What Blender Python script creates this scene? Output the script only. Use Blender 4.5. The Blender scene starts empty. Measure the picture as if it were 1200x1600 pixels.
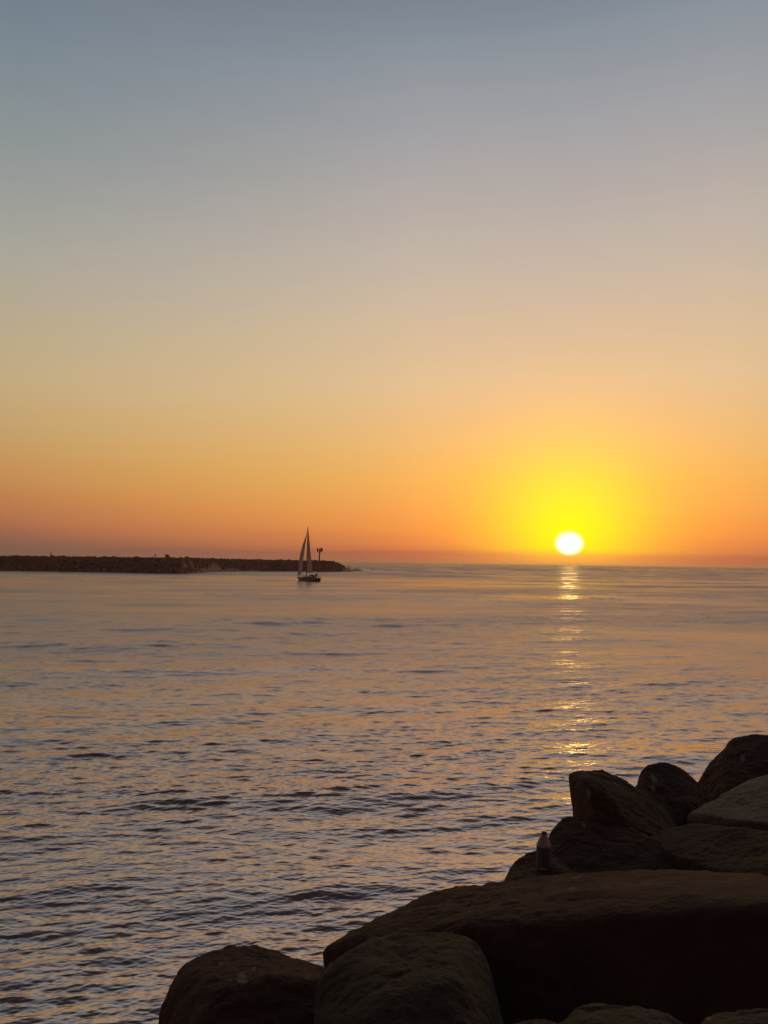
import bpy, bmesh, math, random
import numpy as np
from mathutils import Vector, Matrix, Quaternion
R = math.radians
scn = bpy.context.scene
col = scn.collection

# ------------------------------------------------------------------ camera
EYE = Vector((0.0, 0.0, 6.5))
FPX = 1209.0                       # focal length in pixels of the 1200 x 1600 photograph
PITCH, ROLL = R(3.70), R(0.80)
cam_d = bpy.data.cameras.new('camera')
cam_d.sensor_fit = 'VERTICAL'; cam_d.sensor_height = 24.0
cam_d.lens = FPX / 1600.0 * 24.0
cam_d.clip_start = 0.05; cam_d.clip_end = 300000.0
cam = bpy.data.objects.new('camera', cam_d); col.objects.link(cam)
CR = Matrix.Rotation(R(90) + PITCH, 3, 'X') @ Matrix.Rotation(ROLL, 3, 'Z')
cam.matrix_world = Matrix.Translation(EYE) @ CR.to_4x4()
scn.camera = cam

def ray(px, py):
    v = CR @ Vector(((px - 600) / FPX, (800 - py) / FPX, -1.0))
    return v.normalized()
def at_range(px, py, r):
    return EYE + ray(px, py) * r
def on_water(px, py, z=0.0):
    d = ray(px, py)
    return EYE + d * ((z - EYE.z) / d.z)
def elev(px, py):
    return math.degrees(math.asin(ray(px, py).z))

# ------------------------------------------------------------------ world: evening sky
SUN = ray(889.5, 849)
def s2l(c):
    out = []
    for v in c:
        v /= 255.0
        out.append(v / 12.92 if v <= 0.04045 else ((v + 0.055) / 1.055) ** 2.4)
    return out
world = bpy.data.worlds.new('World'); scn.world = world
world.use_nodes = True
nt = world.node_tree; N = nt.nodes; L = nt.links; N.clear()
def wn(t, **k):
    n = N.new(t)
    for a, b in k.items(): setattr(n, a, b)
    return n
def wm(op, a, b=None, c=None, clamp=False):
    n = N.new('ShaderNodeMath'); n.operation = op; n.use_clamp = clamp
    for i, v in enumerate((a, b, c)):
        if v is None: continue
        if isinstance(v, (int, float)): n.inputs[i].default_value = v
        else: L.new(v, n.inputs[i])
    return n.outputs[0]
def wdot(vs, vec):
    n = N.new('ShaderNodeVectorMath'); n.operation = 'DOT_PRODUCT'
    L.new(vs, n.inputs[0]); n.inputs[1].default_value = vec
    return n.outputs['Value']
def wrange(v, a, b, c, d, smooth=False):
    n = N.new('ShaderNodeMapRange'); n.clamp = True
    if smooth: n.interpolation_type = 'SMOOTHSTEP'
    L.new(v, n.inputs['Value'])
    for k, x in zip(('From Min', 'From Max', 'To Min', 'To Max'), (a, b, c, d)):
        n.inputs[k].default_value = x
    return n.outputs[0]
tc = wn('ShaderNodeTexCoord')
D = tc.outputs['Generated']
sep = wn('ShaderNodeSeparateXYZ'); L.new(D, sep.inputs[0])
el = wm('MULTIPLY', wm('ARCSINE', sep.outputs['Z']), 180 / math.pi)
flat = wn('ShaderNodeVectorMath', operation='MULTIPLY'); L.new(D, flat.inputs[0]); flat.inputs[1].default_value = (1, 1, 0)
nrm = wn('ShaderNodeVectorMath', operation='NORMALIZE'); L.new(flat.outputs[0], nrm.inputs[0])
sh = Vector((SUN.x, SUN.y, 0)).normalized()
az = wm('MULTIPLY', wm('ARCCOSINE', wm('MINIMUM', wdot(nrm.outputs[0], sh), 1.0)), 180 / math.pi)
EMIN, EMAX = -3.0, 90.0
hz = wn('ShaderNodeVectorMath', operation='MULTIPLY'); L.new(D, hz.inputs[0]); hz.inputs[1].default_value = (4, 4, 55)
hn = wn('ShaderNodeTexNoise'); hn.inputs['Scale'].default_value = 1.0; hn.inputs['Detail'].default_value = 4; L.new(hz.outputs[0], hn.inputs['Vector'])
elw = wm('ADD', el, wm('MULTIPLY', wm('SUBTRACT', hn.outputs['Fac'], 0.5), wrange(el, 0.2, 12, 0.45, 1.1)))     # uneven haze layers
fac = wrange(elw, EMIN, EMAX, 0, 1)
def ramp(stops):
    n = wn('ShaderNodeValToRGB'); cr = n.color_ramp
    stops = sorted(stops, key=lambda s: s[0])
    while len(cr.elements) < len(stops): cr.elements.new(0.5)
    for e_, (d, c) in zip(cr.elements, stops):
        e_.position = min(1, max(0, (d - EMIN) / (EMAX - EMIN)))
    for e_, (d, c) in zip(cr.elements, stops):
        e_.color = (*s2l(c), 1)
    L.new(fac, n.inputs[0])
    return n.outputs[0]
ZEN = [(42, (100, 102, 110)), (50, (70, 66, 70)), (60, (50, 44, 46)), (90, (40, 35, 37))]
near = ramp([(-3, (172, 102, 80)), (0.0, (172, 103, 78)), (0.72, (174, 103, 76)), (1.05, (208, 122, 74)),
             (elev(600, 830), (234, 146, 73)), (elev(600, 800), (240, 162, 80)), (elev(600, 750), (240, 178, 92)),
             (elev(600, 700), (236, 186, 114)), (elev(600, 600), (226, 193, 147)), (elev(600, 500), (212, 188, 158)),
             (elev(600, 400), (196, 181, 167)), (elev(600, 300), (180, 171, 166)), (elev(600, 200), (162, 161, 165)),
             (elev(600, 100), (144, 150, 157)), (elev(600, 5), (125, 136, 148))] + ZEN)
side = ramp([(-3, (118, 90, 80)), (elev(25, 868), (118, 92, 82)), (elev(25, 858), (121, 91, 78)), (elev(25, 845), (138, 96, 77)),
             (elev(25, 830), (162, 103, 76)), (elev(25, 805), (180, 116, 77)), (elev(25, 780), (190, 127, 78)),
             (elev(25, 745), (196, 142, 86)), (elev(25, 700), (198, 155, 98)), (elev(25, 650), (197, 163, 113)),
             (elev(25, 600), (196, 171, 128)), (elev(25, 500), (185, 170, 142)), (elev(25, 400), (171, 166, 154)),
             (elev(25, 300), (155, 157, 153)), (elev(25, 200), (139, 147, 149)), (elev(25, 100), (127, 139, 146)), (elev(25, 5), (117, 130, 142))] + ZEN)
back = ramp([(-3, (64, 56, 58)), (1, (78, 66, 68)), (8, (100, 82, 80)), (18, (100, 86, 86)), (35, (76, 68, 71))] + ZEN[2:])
def mixc(f, a, b, mode='MIX'):
    n = N.new('ShaderNodeMix'); n.data_type = 'RGBA'; n.blend_type = mode; n.clamp_result = False
    if isinstance(f, (int, float)): n.inputs[0].default_value = f
    else: L.new(f, n.inputs[0])
    for s, v in ((n.inputs[6], a), (n.inputs[7], b)):
        if isinstance(v, tuple): s.default_value = v
        else: L.new(v, s)
    return n.outputs[2]
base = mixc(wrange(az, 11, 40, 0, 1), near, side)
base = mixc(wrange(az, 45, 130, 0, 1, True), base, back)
# aureole round the sun (air lit by the sun), weaker in the murky band on the horizon
ang = wm('MULTIPLY', wm('ARCCOSINE', wm('MINIMUM', wdot(D, SUN), 1.0)), 180 / math.pi)
g = wm('EXPONENT', wm('MULTIPLY', wm('POWER', wm('DIVIDE', ang, 5.3), 1.6), -1.0))
murk = wrange(elw, 0.35, 1.25, 0.42, 1.0, True)
g = wm('MULTIPLY', g, murk)
gr = wm('EXPONENT', wm('MULTIPLY', wm('POWER', wm('DIVIDE', ang, 8.0), 1.5), -1.0))
cmb = wn('ShaderNodeCombineColor')
L.new(wm('MULTIPLY', gr, 0.75), cmb.inputs[0]); L.new(wm('ADD', wm('MULTIPLY', g, 0.70), wm('MULTIPLY', gr, 0.06)), cmb.inputs[1]); cmb.inputs[2].default_value = 0.0
base2 = mixc(1.0, base, cmb.outputs[0], 'ADD')
blu = mixc(g, (1, 1, 1, 1), (1, 1, 0.0, 1))
base3 = mixc(1.0, base2, blu, 'MULTIPLY')
# the sun's disc, slightly flattened, blown out
SR = Vector((SUN.y, -SUN.x, 0)).normalized(); SU = SR.cross(SUN)
u_ = wdot(D, SR); v_ = wm('DIVIDE', wdot(D, SU), 0.86)
rr = wm('MULTIPLY', wm('SQRT', wm('ADD', wm('MULTIPLY', u_, u_), wm('MULTIPLY', v_, v_))), 180 / math.pi)
disc = wm('MULTIPLY', wrange(rr, 0.62, 1.15, 1, 0, True), wrange(wdot(D, SUN), 0.5, 0.6, 0, 1))
sky = mixc(disc, base3, (2.0, 1.7, 1.15, 1))
bg = wn('ShaderNodeBackground'); L.new(sky, bg.inputs[0]); bg.inputs[1].default_value = 1.0
wo = wn('ShaderNodeOutputWorld'); L.new(bg.outputs[0], wo.inputs[0])
world.cycles.sampling_method = 'MANUAL'; world.cycles.sample_map_resolution = 2048

# ------------------------------------------------------------------ sun lamp, exposure
sl = bpy.data.lights.new('sun', 'SUN'); sl.energy = 0.036; sl.angle = R(1.2); sl.color = (1.0, 0.62, 0.18)
so = bpy.data.objects.new('sun', sl); col.objects.link(so)
so.rotation_mode = 'QUATERNION'; so.rotation_quaternion = SUN.to_track_quat('Z', 'Y')
vs = scn.view_settings
vs.view_transform = 'Standard'; vs.look = 'None'; vs.exposure = 0.0; vs.gamma = 1.0; vs.use_curve_mapping = False

# ------------------------------------------------------------------ helpers
rng = np.random.default_rng(11)
random.seed(5)
def tag(o, label=None, cat=None, group=None, kind=None):
    if label: o['label'] = label
    if cat: o['category'] = cat
    if group: o['group'] = group
    if kind: o['kind'] = kind
    return o
def empty(name, loc, rz=0.0):
    o = bpy.data.objects.new(name, None); col.objects.link(o)
    o.location = loc; o.rotation_euler = (0, 0, rz); o.empty_display_size = 0.2
    return o
def mesh_obj(name, verts, faces, mat, parent=None, smooth=False):
    me = bpy.data.meshes.new(name); me.from_pydata([tuple(v) for v in verts], [], faces); me.update()
    me.materials.append(mat)
    if smooth: me.polygons.foreach_set('use_smooth', [True] * len(me.polygons))
    o = bpy.data.objects.new(name, me); col.objects.link(o)
    if parent: o.parent = parent
    return o
class MB:
    """collects boxes, tubes and lofts into one mesh"""
    def __init__(s): s.v = []; s.f = []
    def add(s, vs_, fs_):
        n = len(s.v); s.v += [tuple(v) for v in vs_]; s.f += [tuple(i + n for i in f) for f in fs_]
    def box(s, c, d, rz=0.0):
        c = Vector(c); m = Matrix.Rotation(rz, 3, 'Z')
        b = bmesh.new(); bmesh.ops.create_cube(b, size=1.0)
        for v in b.verts: v.co = Vector((v.co.x * d[0], v.co.y * d[1], v.co.z * d[2]))
        bmesh.ops.bevel(b, geom=list(b.edges), offset=min(d) * 0.14, segments=1, affect='EDGES')
        s.bm(b, Matrix.Translation(c) @ m.to_4x4())
    def bm(s, b, mx=Matrix()):
        b.verts.index_update()
        s.add([mx @ v.co for v in b.verts], [[v.index for v in f.verts] for f in b.faces]); b.free()
    def tube(s, pts, rad, n=10, caps=True):
        pts = [Vector(p) for p in pts]
        if isinstance(rad, (int, float)): rad = [rad] * len(pts)
        vs_, fs_ = [], []
        up = None
        for i, p in enumerate(pts):
            t = (pts[min(i + 1, len(pts) - 1)] - pts[max(i - 1, 0)]).normalized()
            a = Vector((0, 0, 1)) if abs(t.z) < 0.9 else Vector((1, 0, 0))
            x = t.cross(a).normalized() if up is None else (up - t * up.dot(t)).normalized()
            up = x; y = t.cross(x)
            for k in range(n):
                w = 2 * math.pi * k / n
                vs_.append(p + (x * math.cos(w) + y * math.sin(w)) * rad[i])
        for i in range(len(pts) - 1):
            for k in range(n):
                fs_.append((i * n + k, i * n + (k + 1) % n, (i + 1) * n + (k + 1) % n, (i + 1) * n + k))
        if caps:
            fs_.append(tuple(range(n - 1, -1, -1))); fs_.append(tuple((len(pts) - 1) * n + k for k in range(n)))
        s.add(vs_, fs_)
    def lathe(s, prof, n=24, c=(0, 0, 0)):
        vs_, fs_ = [], []
        for r_, z in prof:
            for k in range(n):
                w = 2 * math.pi * k / n
                vs_.append((c[0] + r_ * math.cos(w), c[1] + r_ * math.sin(w), c[2] + z))
        for i in range(len(prof) - 1):
            for k in range(n):
                fs_.append((i * n + k, i * n + (k + 1) % n, (i + 1) * n + (k + 1) % n, (i + 1) * n + k))
        fs_.append(tuple(range(n - 1, -1, -1))); fs_.append(tuple((len(prof) - 1) * n + k for k in range(n)))
        s.add(vs_, fs_)
    def build(s, name, mat, parent=None, smooth=False):
        return mesh_obj(name, s.v, s.f, mat, parent, smooth)

# numpy value noise ------------------------------------------------
_P = rng.random(4096).astype(np.float32)
def _h(i, j, k):
    n = (i * 73856093) ^ (j * 19349663) ^ (k * 83492791)
    return _P[(n ^ (n >> 13)) & 4095]
def vnoise(p):
    i = np.floor(p).astype(np.int64); f = p - i; f = f * f * (3 - 2 * f)
    x, y, z = i[:, 0], i[:, 1], i[:, 2]; a, b, c = f[:, 0], f[:, 1], f[:, 2]
    def l(u, v, t): return u + (v - u) * t
    return l(l(l(_h(x, y, z), _h(x + 1, y, z), a), l(_h(x, y + 1, z), _h(x + 1, y + 1, z), a), b),
             l(l(_h(x, y, z + 1), _h(x + 1, y, z + 1), a), l(_h(x, y + 1, z + 1), _h(x + 1, y + 1, z + 1), a), b), c) * 2 - 1
def fbm(p, octv=4, gain=0.5):
    s = 0; a = 1.0; p = np.array(p, dtype=np.float64)
    for o in range(octv):
        s = s + a * vnoise(p * (2.03 ** o) + 17.3 * o); a *= gain
    return s

# materials ---------------------------------------------------------
def mat(name, base, rough=0.6, noise=None, bump=0.0, bscale=20.0, metallic=0.0, spec=0.5):
    m = bpy.data.materials.new(name); m.use_nodes = True
    t = m.node_tree; b = t.nodes['Principled BSDF']
    b.inputs['Base Color'].default_value = (*base, 1); b.inputs['Roughness'].default_value = rough
    b.inputs['Metallic'].default_value = metallic; b.inputs['Specular IOR Level'].default_value = spec
    tcn = t.nodes.new('ShaderNodeTexCoord')
    nz = t.nodes.new('ShaderNodeTexNoise'); nz.inputs['Scale'].default_value = bscale; nz.inputs['Detail'].default_value = 6
    t.links.new(tcn.outputs['Object'], nz.inputs['Vector'])
    if noise:
        mx = t.nodes.new('ShaderNodeMix'); mx.data_type = 'RGBA'
        mx.inputs[6].default_value = (*base, 1); mx.inputs[7].default_value = (*noise, 1)
        t.links.new(nz.outputs['Fac'], mx.inputs[0]); t.links.new(mx.outputs[2], b.inputs['Base Color'])
    if bump:
        bp = t.nodes.new('ShaderNodeBump'); bp.inputs['Strength'].default_value = bump; bp.inputs['Distance'].default_value = 0.02
        t.links.new(nz.outputs['Fac'], bp.inputs['Height']); t.links.new(bp.outputs[0], b.inputs['Normal'])
    return m
def rock_mat(name, c1, c2, scale=3.0):
    m = bpy.data.materials.new(name); m.use_nodes = True
    t = m.node_tree; b = t.nodes['Principled BSDF']; b.inputs['Roughness'].default_value = 0.85
    b.inputs['Specular IOR Level'].default_value = 0.25
    tcn = t.nodes.new('ShaderNodeTexCoord')
    n1 = t.nodes.new('ShaderNodeTexNoise'); n1.inputs['Scale'].default_value = scale; n1.inputs['Detail'].default_value = 8; n1.inputs['Roughness'].default_value = 0.65
    n2 = t.nodes.new('ShaderNodeTexNoise'); n2.inputs['Scale'].default_value = scale * 14; n2.inputs['Detail'].default_value = 6
    for n in (n1, n2): t.links.new(tcn.outputs['Object'], n.inputs['Vector'])
    cr = t.nodes.new('ShaderNodeValToRGB'); cr.color_ramp.elements[0].position = 0.35; cr.color_ramp.elements[1].position = 0.68
    cr.color_ramp.elements[0].color = (*c1, 1); cr.color_ramp.elements[1].color = (*c2, 1)
    t.links.new(n1.outputs['Fac'], cr.inputs[0])
    at = t.nodes.new('ShaderNodeAttribute'); at.attribute_name = 'dropping'
    mx = t.nodes.new('ShaderNodeMix'); mx.data_type = 'RGBA'
    t.links.new(at.outputs['Fac'], mx.inputs[0]); t.links.new(cr.outputs[0], mx.inputs[6]); mx.inputs[7].default_value = (0.15, 0.125, 0.105, 1)
    t.links.new(mx.outputs[2], b.inputs['Base Color'])
    ad = t.nodes.new('ShaderNodeMath'); ad.operation = 'ADD'
    t.links.new(n1.outputs['Fac'], ad.inputs[0]); t.links.new(n2.outputs['Fac'], ad.inputs[1])
    bp = t.nodes.new('ShaderNodeBump'); bp.inputs['Strength'].default_value = 0.6; bp.inputs['Distance'].default_value = 0.02
    t.links.new(ad.outputs[0], bp.inputs['Height']); t.links.new(bp.outputs[0], b.inputs['Normal'])
    return m
M_rock = rock_mat('dark basalt', (0.038, 0.013, 0.008), (0.058, 0.025, 0.017))
M_rock_b = rock_mat('grey brown stone', (0.028, 0.018, 0.013), (0.058, 0.039, 0.028), 4.0)
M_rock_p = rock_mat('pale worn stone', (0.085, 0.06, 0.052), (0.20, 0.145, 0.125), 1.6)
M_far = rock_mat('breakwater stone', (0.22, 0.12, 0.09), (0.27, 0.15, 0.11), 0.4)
M_hull = mat('boat gelcoat', (0.10, 0.06, 0.05), 0.4, (0.14, 0.09, 0.07))
M_deck = mat('boat deck', (0.30, 0.24, 0.20), 0.6, (0.36, 0.30, 0.26))
M_alu = mat('weathered aluminium', (0.22, 0.18, 0.16), 0.5, (0.28, 0.24, 0.2), metallic=0.2)
M_dark = mat('dark painted steel', (0.045, 0.035, 0.03), 0.6, (0.07, 0.05, 0.04))
M_skin = mat('skin', (0.35, 0.2, 0.14), 0.6, (0.4, 0.24, 0.17))
M_cloth = mat('dark cloth', (0.04, 0.035, 0.04), 0.9, (0.07, 0.06, 0.07))
M_hair = mat('brown hair', (0.03, 0.02, 0.015), 0.8, (0.05, 0.03, 0.02))

# ------------------------------------------------------------------ WATER
def ocean_tile(Lm, n, lmin, lmax, wind_deg, spread, seed):
    """periodic height field, wavelengths lmin..lmax, returned with unit rms slope"""
    r = np.random.default_rng(seed)
    k1 = np.fft.fftfreq(n, Lm / n) * 2 * np.pi
    kx, ky = np.meshgrid(k1, k1, indexing='ij'); k = np.hypot(kx, ky); k[0, 0] = 1e-6
    lam = 2 * np.pi / k
    w = R(wind_deg); cosd = (kx * math.cos(w) + ky * math.sin(w)) / k
    amp = k ** -1.85 * np.abs(cosd) ** spread
    band = 1 / (1 + (lmin / lam) ** 8) / (1 + (lam / lmax) ** 8)
    amp = amp * band; amp[0, 0] = 0
    sp = amp * (r.normal(size=(n, n)) + 1j * r.normal(size=(n, n)))
    h = np.fft.ifft2(sp).real
    gx = (np.roll(h, -1, 0) - np.roll(h, 1, 0)) / (2 * Lm / n); gy = (np.roll(h, -1, 1) - np.roll(h, 1, 1)) / (2 * Lm / n)
    rms = math.sqrt((gx ** 2 + gy ** 2).mean())
    return (h / rms).astype(np.float32)
def sample(tile, Lm, x, y):
    n = tile.shape[0]
    u = (x / Lm * n) % n; v = (y / Lm * n) % n
    i = np.floor(u).astype(np.int64); j = np.floor(v).astype(np.int64); fu = (u - i).astype(np.float32); fv = (v - j).astype(np.float32)
    i %= n; j %= n; i2 = (i + 1) % n; j2 = (j + 1) % n
    return (tile[i, j] * (1 - fu) + tile[i2, j] * fu) * (1 - fv) + (tile[i, j2] * (1 - fu) + tile[i2, j2] * fu) * fv

def noise2(x, y, sc, seed=0):
    p = np.stack([x * sc, y * sc, np.full_like(x, 3.7 + seed * 11.1)], 1)
    return vnoise(p)

def water_mesh():
    # rows evenly spaced in 1/D (as a grazing view needs), columns even in azimuth
    nr = 2600
    inv = np.linspace(1 / 7.0, 1 / 900.0, nr)
    Dd = 1 / inv
    Dd = np.concatenate([[1.0, 3.0, 5.0], Dd, np.geomspace(1000, 14000, 40)])
    a_in = np.linspace(-40, 40, 1400)
    a_out = np.concatenate([np.linspace(-180, -41, 80)])
    a_out2 = np.linspace(41, 180, 80)[:-1]
    A = np.radians(np.concatenate([a_out, a_in, a_out2]))
    nA = len(A); nD = len(Dd)
    DD, AA = np.meshgrid(Dd, A, indexing='ij')
    x = (DD * np.sin(AA)).ravel(); y = (DD * np.cos(AA)).ravel(); d = DD.ravel()
    step = np.gradient(Dd)[:, None].repeat(nA, 1).ravel()
    aw = np.gradient(A); astep = (DD * aw[None, :]).ravel()
    step = np.maximum(step, astep * 0.6)
    # gusts: rougher and smoother patches, long across the view
    rot = R(8)
    xr = x * math.cos(rot) + y * math.sin(rot); yr = -x * math.sin(rot) + y * math.cos(rot)
    pat = 0.6 * noise2(xr * 0.35, yr, 1 / 17.0, 1) + 0.5 * noise2(xr * 0.4, yr, 1 / 6.0, 2) + 0.35 * noise2(xr * 0.3, yr, 1 / 70.0, 3)
    gust = np.clip(1.0 + 0.55 * pat, 0.35, 1.8)
    layers = [  # tile length, n, lmin, lmax, wind direction, spread, seed, rms slope, gusty
        (6.1, 512, 0.055, 0.20, 100, 1.2, 1, 0.105, 1.0),
        (14.3, 512, 0.20, 0.60, 97, 2.2, 2, 0.100, 0.9),
        (37.0, 512, 0.6, 2.2, 99, 2.6, 3, 0.060, 1.2),
        (113.0, 512, 2.2, 8.5, 93, 3.0, 4, 0.038, 0.8),
        (290.0, 512, 7.0, 19.0, 90, 2.6, 6, 0.016, 0.9),
        (610.0, 512, 18.0, 60.0, 84, 6.0, 5, 0.012, 0.0),
    ]
    z = np.zeros_like(x, dtype=np.float32); lost = np.zeros_like(z)
    for Lm, n, l0, l1, wd, sp, sd, s, gz in layers:
        t = ocean_tile(Lm, n, l0, l1, wd, sp, sd)
        th = R(3.0 * sd); xx = x * math.cos(th) + y * math.sin(th); yy = -x * math.sin(th) + y * math.cos(th)
        # a slow warp keeps the tiles from lining up
        xx = xx * (0.62 if l0 < 10 else 1.0)      # wind ripples: crests much longer than they are wide
        xx = xx + 1.9 * noise2(x, y, 1 / 31.0, sd); yy = yy + 1.1 * noise2(x, y, 1 / 23.0, sd + 5)
        lam = math.sqrt(l0 * l1)
        w = 1 / (1 + (step / (lam * 1.8)) ** 2)
        gm = 1 + gz * (gust - 1)
        if l0 >= 0.5 and l1 < 20: gm = gm * (1 + 0.9 * np.clip((d - 45) / 150, 0, 1))   # open sea outside the channel
        h = sample(t, Lm, xx, yy)
        z += (h * s * w * gm).astype(np.float32)
        lost += ((1 - w ** 2) * (s * gm) ** 2).astype(np.float32)
    # sharpen crests a little
    z = z + 0.9 * np.clip(z, 0, None) ** 2
    z *= (d < 5000)
    alpha = np.sqrt(2 * lost * 0.24 + 0.0004 + 0.016 * np.clip((d - 170) / 250, 0, 1))
    far = np.clip((d - 60) / 120, 0, 1)
    fleck = noise2(xr * 0.30, yr, 1 / 5.0, 8) + 0.8 * noise2(xr * 0.25, yr, 1 / 16.0, 9) + 0.6 * noise2(xr * 0.2, yr, 1 / 60.0, 10)
    alpha = alpha * np.clip(1 + 0.85 * far * fleck, 0.35, 2.4)                      # wind-ruffled and slick patches
    rough = np.clip(np.sqrt(alpha), 0.05, 0.62).astype(np.float32)
    co = np.stack([x, y, z], 1).astype(np.float32)
    idx = np.arange(nD * nA).reshape(nD, nA)
    a = idx[:-1, :-1]; b = idx[:-1, 1:]; c = idx[1:, 1:]; e = idx[1:, :-1]
    q = np.stack([a, e, c, b], -1).reshape(-1, 4)
    wrapq = np.stack([idx[:-1, -1], idx[1:, -1], idx[1:, 0], idx[:-1, 0]], -1)
    q = np.concatenate([q, wrapq]).astype(np.int32)
    me = bpy.data.meshes.new('water')
    me.vertices.add(len(co)); me.vertices.foreach_set('co', co.ravel())
    me.loops.add(q.size); me.loops.foreach_set('vertex_index', q.ravel())
    me.polygons.add(len(q)); me.polygons.foreach_set('loop_start', np.arange(0, q.size, 4, dtype=np.int32))
    me.polygons.foreach_set('use_smooth', np.ones(len(q), dtype=bool))
    me.update(calc_edges=True)
    at = me.attributes.new('chop', 'FLOAT', 'POINT'); at.data.foreach_set('value', rough)
    o = bpy.data.objects.new('water', me); col.objects.link(o)
    return o
water = water_mesh(); tag(water, kind='structure')
m = bpy.data.materials.new('sea water'); m.use_nodes = True
t = m.node_tree; b = t.nodes['Principled BSDF']
b.inputs['Base Color'].default_value = (0.03, 0.018, 0.017, 1)
b.inputs['IOR'].default_value = 6.5
b.inputs['Specular Tint'].default_value = (1.0, 0.85, 0.81, 1)
an = t.nodes.new('ShaderNodeAttribute'); an.attribute_name = 'chop'
t.links.new(an.outputs['Fac'], b.inputs['Roughness'])
tcn = t.nodes.new('ShaderNodeTexCoord'); mp = t.nodes.new('ShaderNodeMapping')
mp.inputs['Scale'].default_value = (0.45, 1.0, 1.0)
t.links.new(tcn.outputs['Object'], mp.inputs['Vector'])
nz = t.nodes.new('ShaderNodeTexNoise'); nz.inputs['Scale'].default_value = 6.0; nz.inputs['Detail'].default_value = 5
t.links.new(mp.outputs[0], nz.inputs['Vector'])
bp = t.nodes.new('ShaderNodeBump'); bp.inputs['Strength'].default_value = 0.35; bp.inputs['Distance'].default_value = 0.03
t.links.new(nz.outputs['Fac'], bp.inputs['Height']); t.links.new(bp.outputs[0], b.inputs['Normal'])
water.data.materials.append(m)

# ------------------------------------------------------------------ FOREGROUND ROCKS
def icosphere(sub):
    b = bmesh.new(); bmesh.ops.create_icosphere(b, subdivisions=sub, radius=1.0)
    b.verts.index_update()
    v = np.array([x.co[:] for x in b.verts]); f = np.array([[x.index for x in fc.verts] for fc in b.faces], dtype=np.int32)
    b.free(); return v, f
ICO6 = icosphere(7)
def hull_planes(pts):
    b = bmesh.new()
    for p in pts: b.verts.new(p)
    r = bmesh.ops.convex_hull(b, input=list(b.verts))
    bmesh.ops.recalc_face_normals(b, faces=list(b.faces))
    pl = []
    for f in b.faces:
        if f.calc_area() > 1e-6: pl.append((f.normal.copy(), f.calc_center_median()))
    b.free(); return pl
def boulder(label, pts, mtl, drop=0.9, p=70, crag=0.012, spots=(), seed=0, extra=(), taper=0.92, chip=0.91):
    P = [at_range(*q) for q in pts] + [Vector(e) for e in extra]
    lo = min(v.z for v in P)
    cen = sum(P, Vector()) / len(P)
    for v in list(P):
        if v.z < cen.z + 0.35:
            w = cen.lerp(v, taper); P.append(Vector((w.x, w.y, lo - drop)))
    pl = hull_planes(P)
    c = sum(P, Vector()) / len(P)
    nn = np.array([x[0][:] for x in pl]); dd = np.array([x[0].dot(x[1] - c) for x in pl])
    keep = dd > 1e-4; nn = nn[keep]; dd = dd[keep]
    rc = np.random.default_rng(100 + seed); PA = np.array([(v - c)[:] for v in P])
    chips = rc.normal(size=(15, 3)); chips /= np.linalg.norm(chips, axis=1)[:, None]
    sup = (PA @ chips.T).max(0); nn = np.concatenate([nn, chips]); dd = np.concatenate([dd, sup * rc.uniform(chip - 0.03, 0.985, 15)])
    dirs, faces = ICO6
    # stretch the directions so that long rocks are meshed evenly
    ext = np.ptp(np.array([v[:] for v in P]), axis=0); ext = ext / ext.max()
    dv = dirs * ext; dv /= np.linalg.norm(dv, axis=1)[:, None]
    s = np.clip(dv @ nn.T / dd, 0, None)
    mx = s.max(1)
    t_ = 1.0 / (mx * ((s / mx[:, None]) ** p).sum(1) ** (1.0 / p))
    t_ *= 1.006
    v = dv * t_[:, None]
    # broken, pitted surface
    cc = np.array(c[:])
    q = v + cc + seed * 3.1
    n1 = fbm(q * 1.7, 3); n2 = fbm(q * 6.0, 4, 0.55); n3 = fbm(q * 23.0, 3, 0.6)
    ridge = 1 - np.abs(fbm(q * 3.1 + 9, 3))
    dsp = n1 * crag * 0.3 + n2 * crag * 0.45 + n3 * crag * 0.28 - np.clip(ridge - 0.86, 0, 1) * crag * 4.0
    st = fbm(q * 4.3 + 31, 3) * 2.6; fr = st - np.floor(st)
    dsp += (np.floor(st) + np.clip((fr - 0.88) / 0.12, 0, 1)) * crag * 0.45          # broken ledges
    v = v + dv * dsp[:, None]
    me = bpy.data.meshes.new('boulder')
    me.vertices.add(len(v)); me.vertices.foreach_set('co', v.astype(np.float32).ravel())
    me.loops.add(faces.size); me.loops.foreach_set('vertex_index', faces.ravel())
    me.polygons.add(len(faces)); me.polygons.foreach_set('loop_start', np.arange(0, faces.size, 3, dtype=np.int32))
    me.polygons.foreach_set('use_smooth', np.ones(len(faces), dtype=bool))
    me.update(calc_edges=True)
    at = me.attributes.new('dropping', 'FLOAT', 'POINT'); val = np.zeros(len(v))
    wv = v + cc
    E = np.array(EYE[:])
    for (sx, sy, rad, asp) in spots:
        r_ = np.array(ray(sx, sy)[:]); rel = wv - E; al = rel @ r_
        perp = rel - al[:, None] * r_
        rt = np.array((CR @ Vector((1, 0, 0)))[:]); up = np.array((CR @ Vector((0, 1, 0)))[:])
        px_ = perp @ rt / al * FPX; py_ = perp @ up / al * FPX
        dist = np.sqrt((px_ / asp) ** 2 + (py_ * asp) ** 2) + 2.2 * fbm(wv * 40, 2) * rad / 5
        front = al < np.median(al[np.hypot(px_, py_) < rad * 3]) + 0.05 if (np.hypot(px_, py_) < rad * 3).any() else al > 0
        val = np.maximum(val, np.clip((rad - dist) / 1.5, 0, 1) * front * 0.8)
    at.data.foreach_set('value', val.astype(np.float32))
    me.materials.append(mtl)
    o = bpy.data.objects.new('boulder', me); col.objects.link(o); o.location = c
    tag(o, label, 'boulder', 'boulders of the near jetty')
    return o

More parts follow.
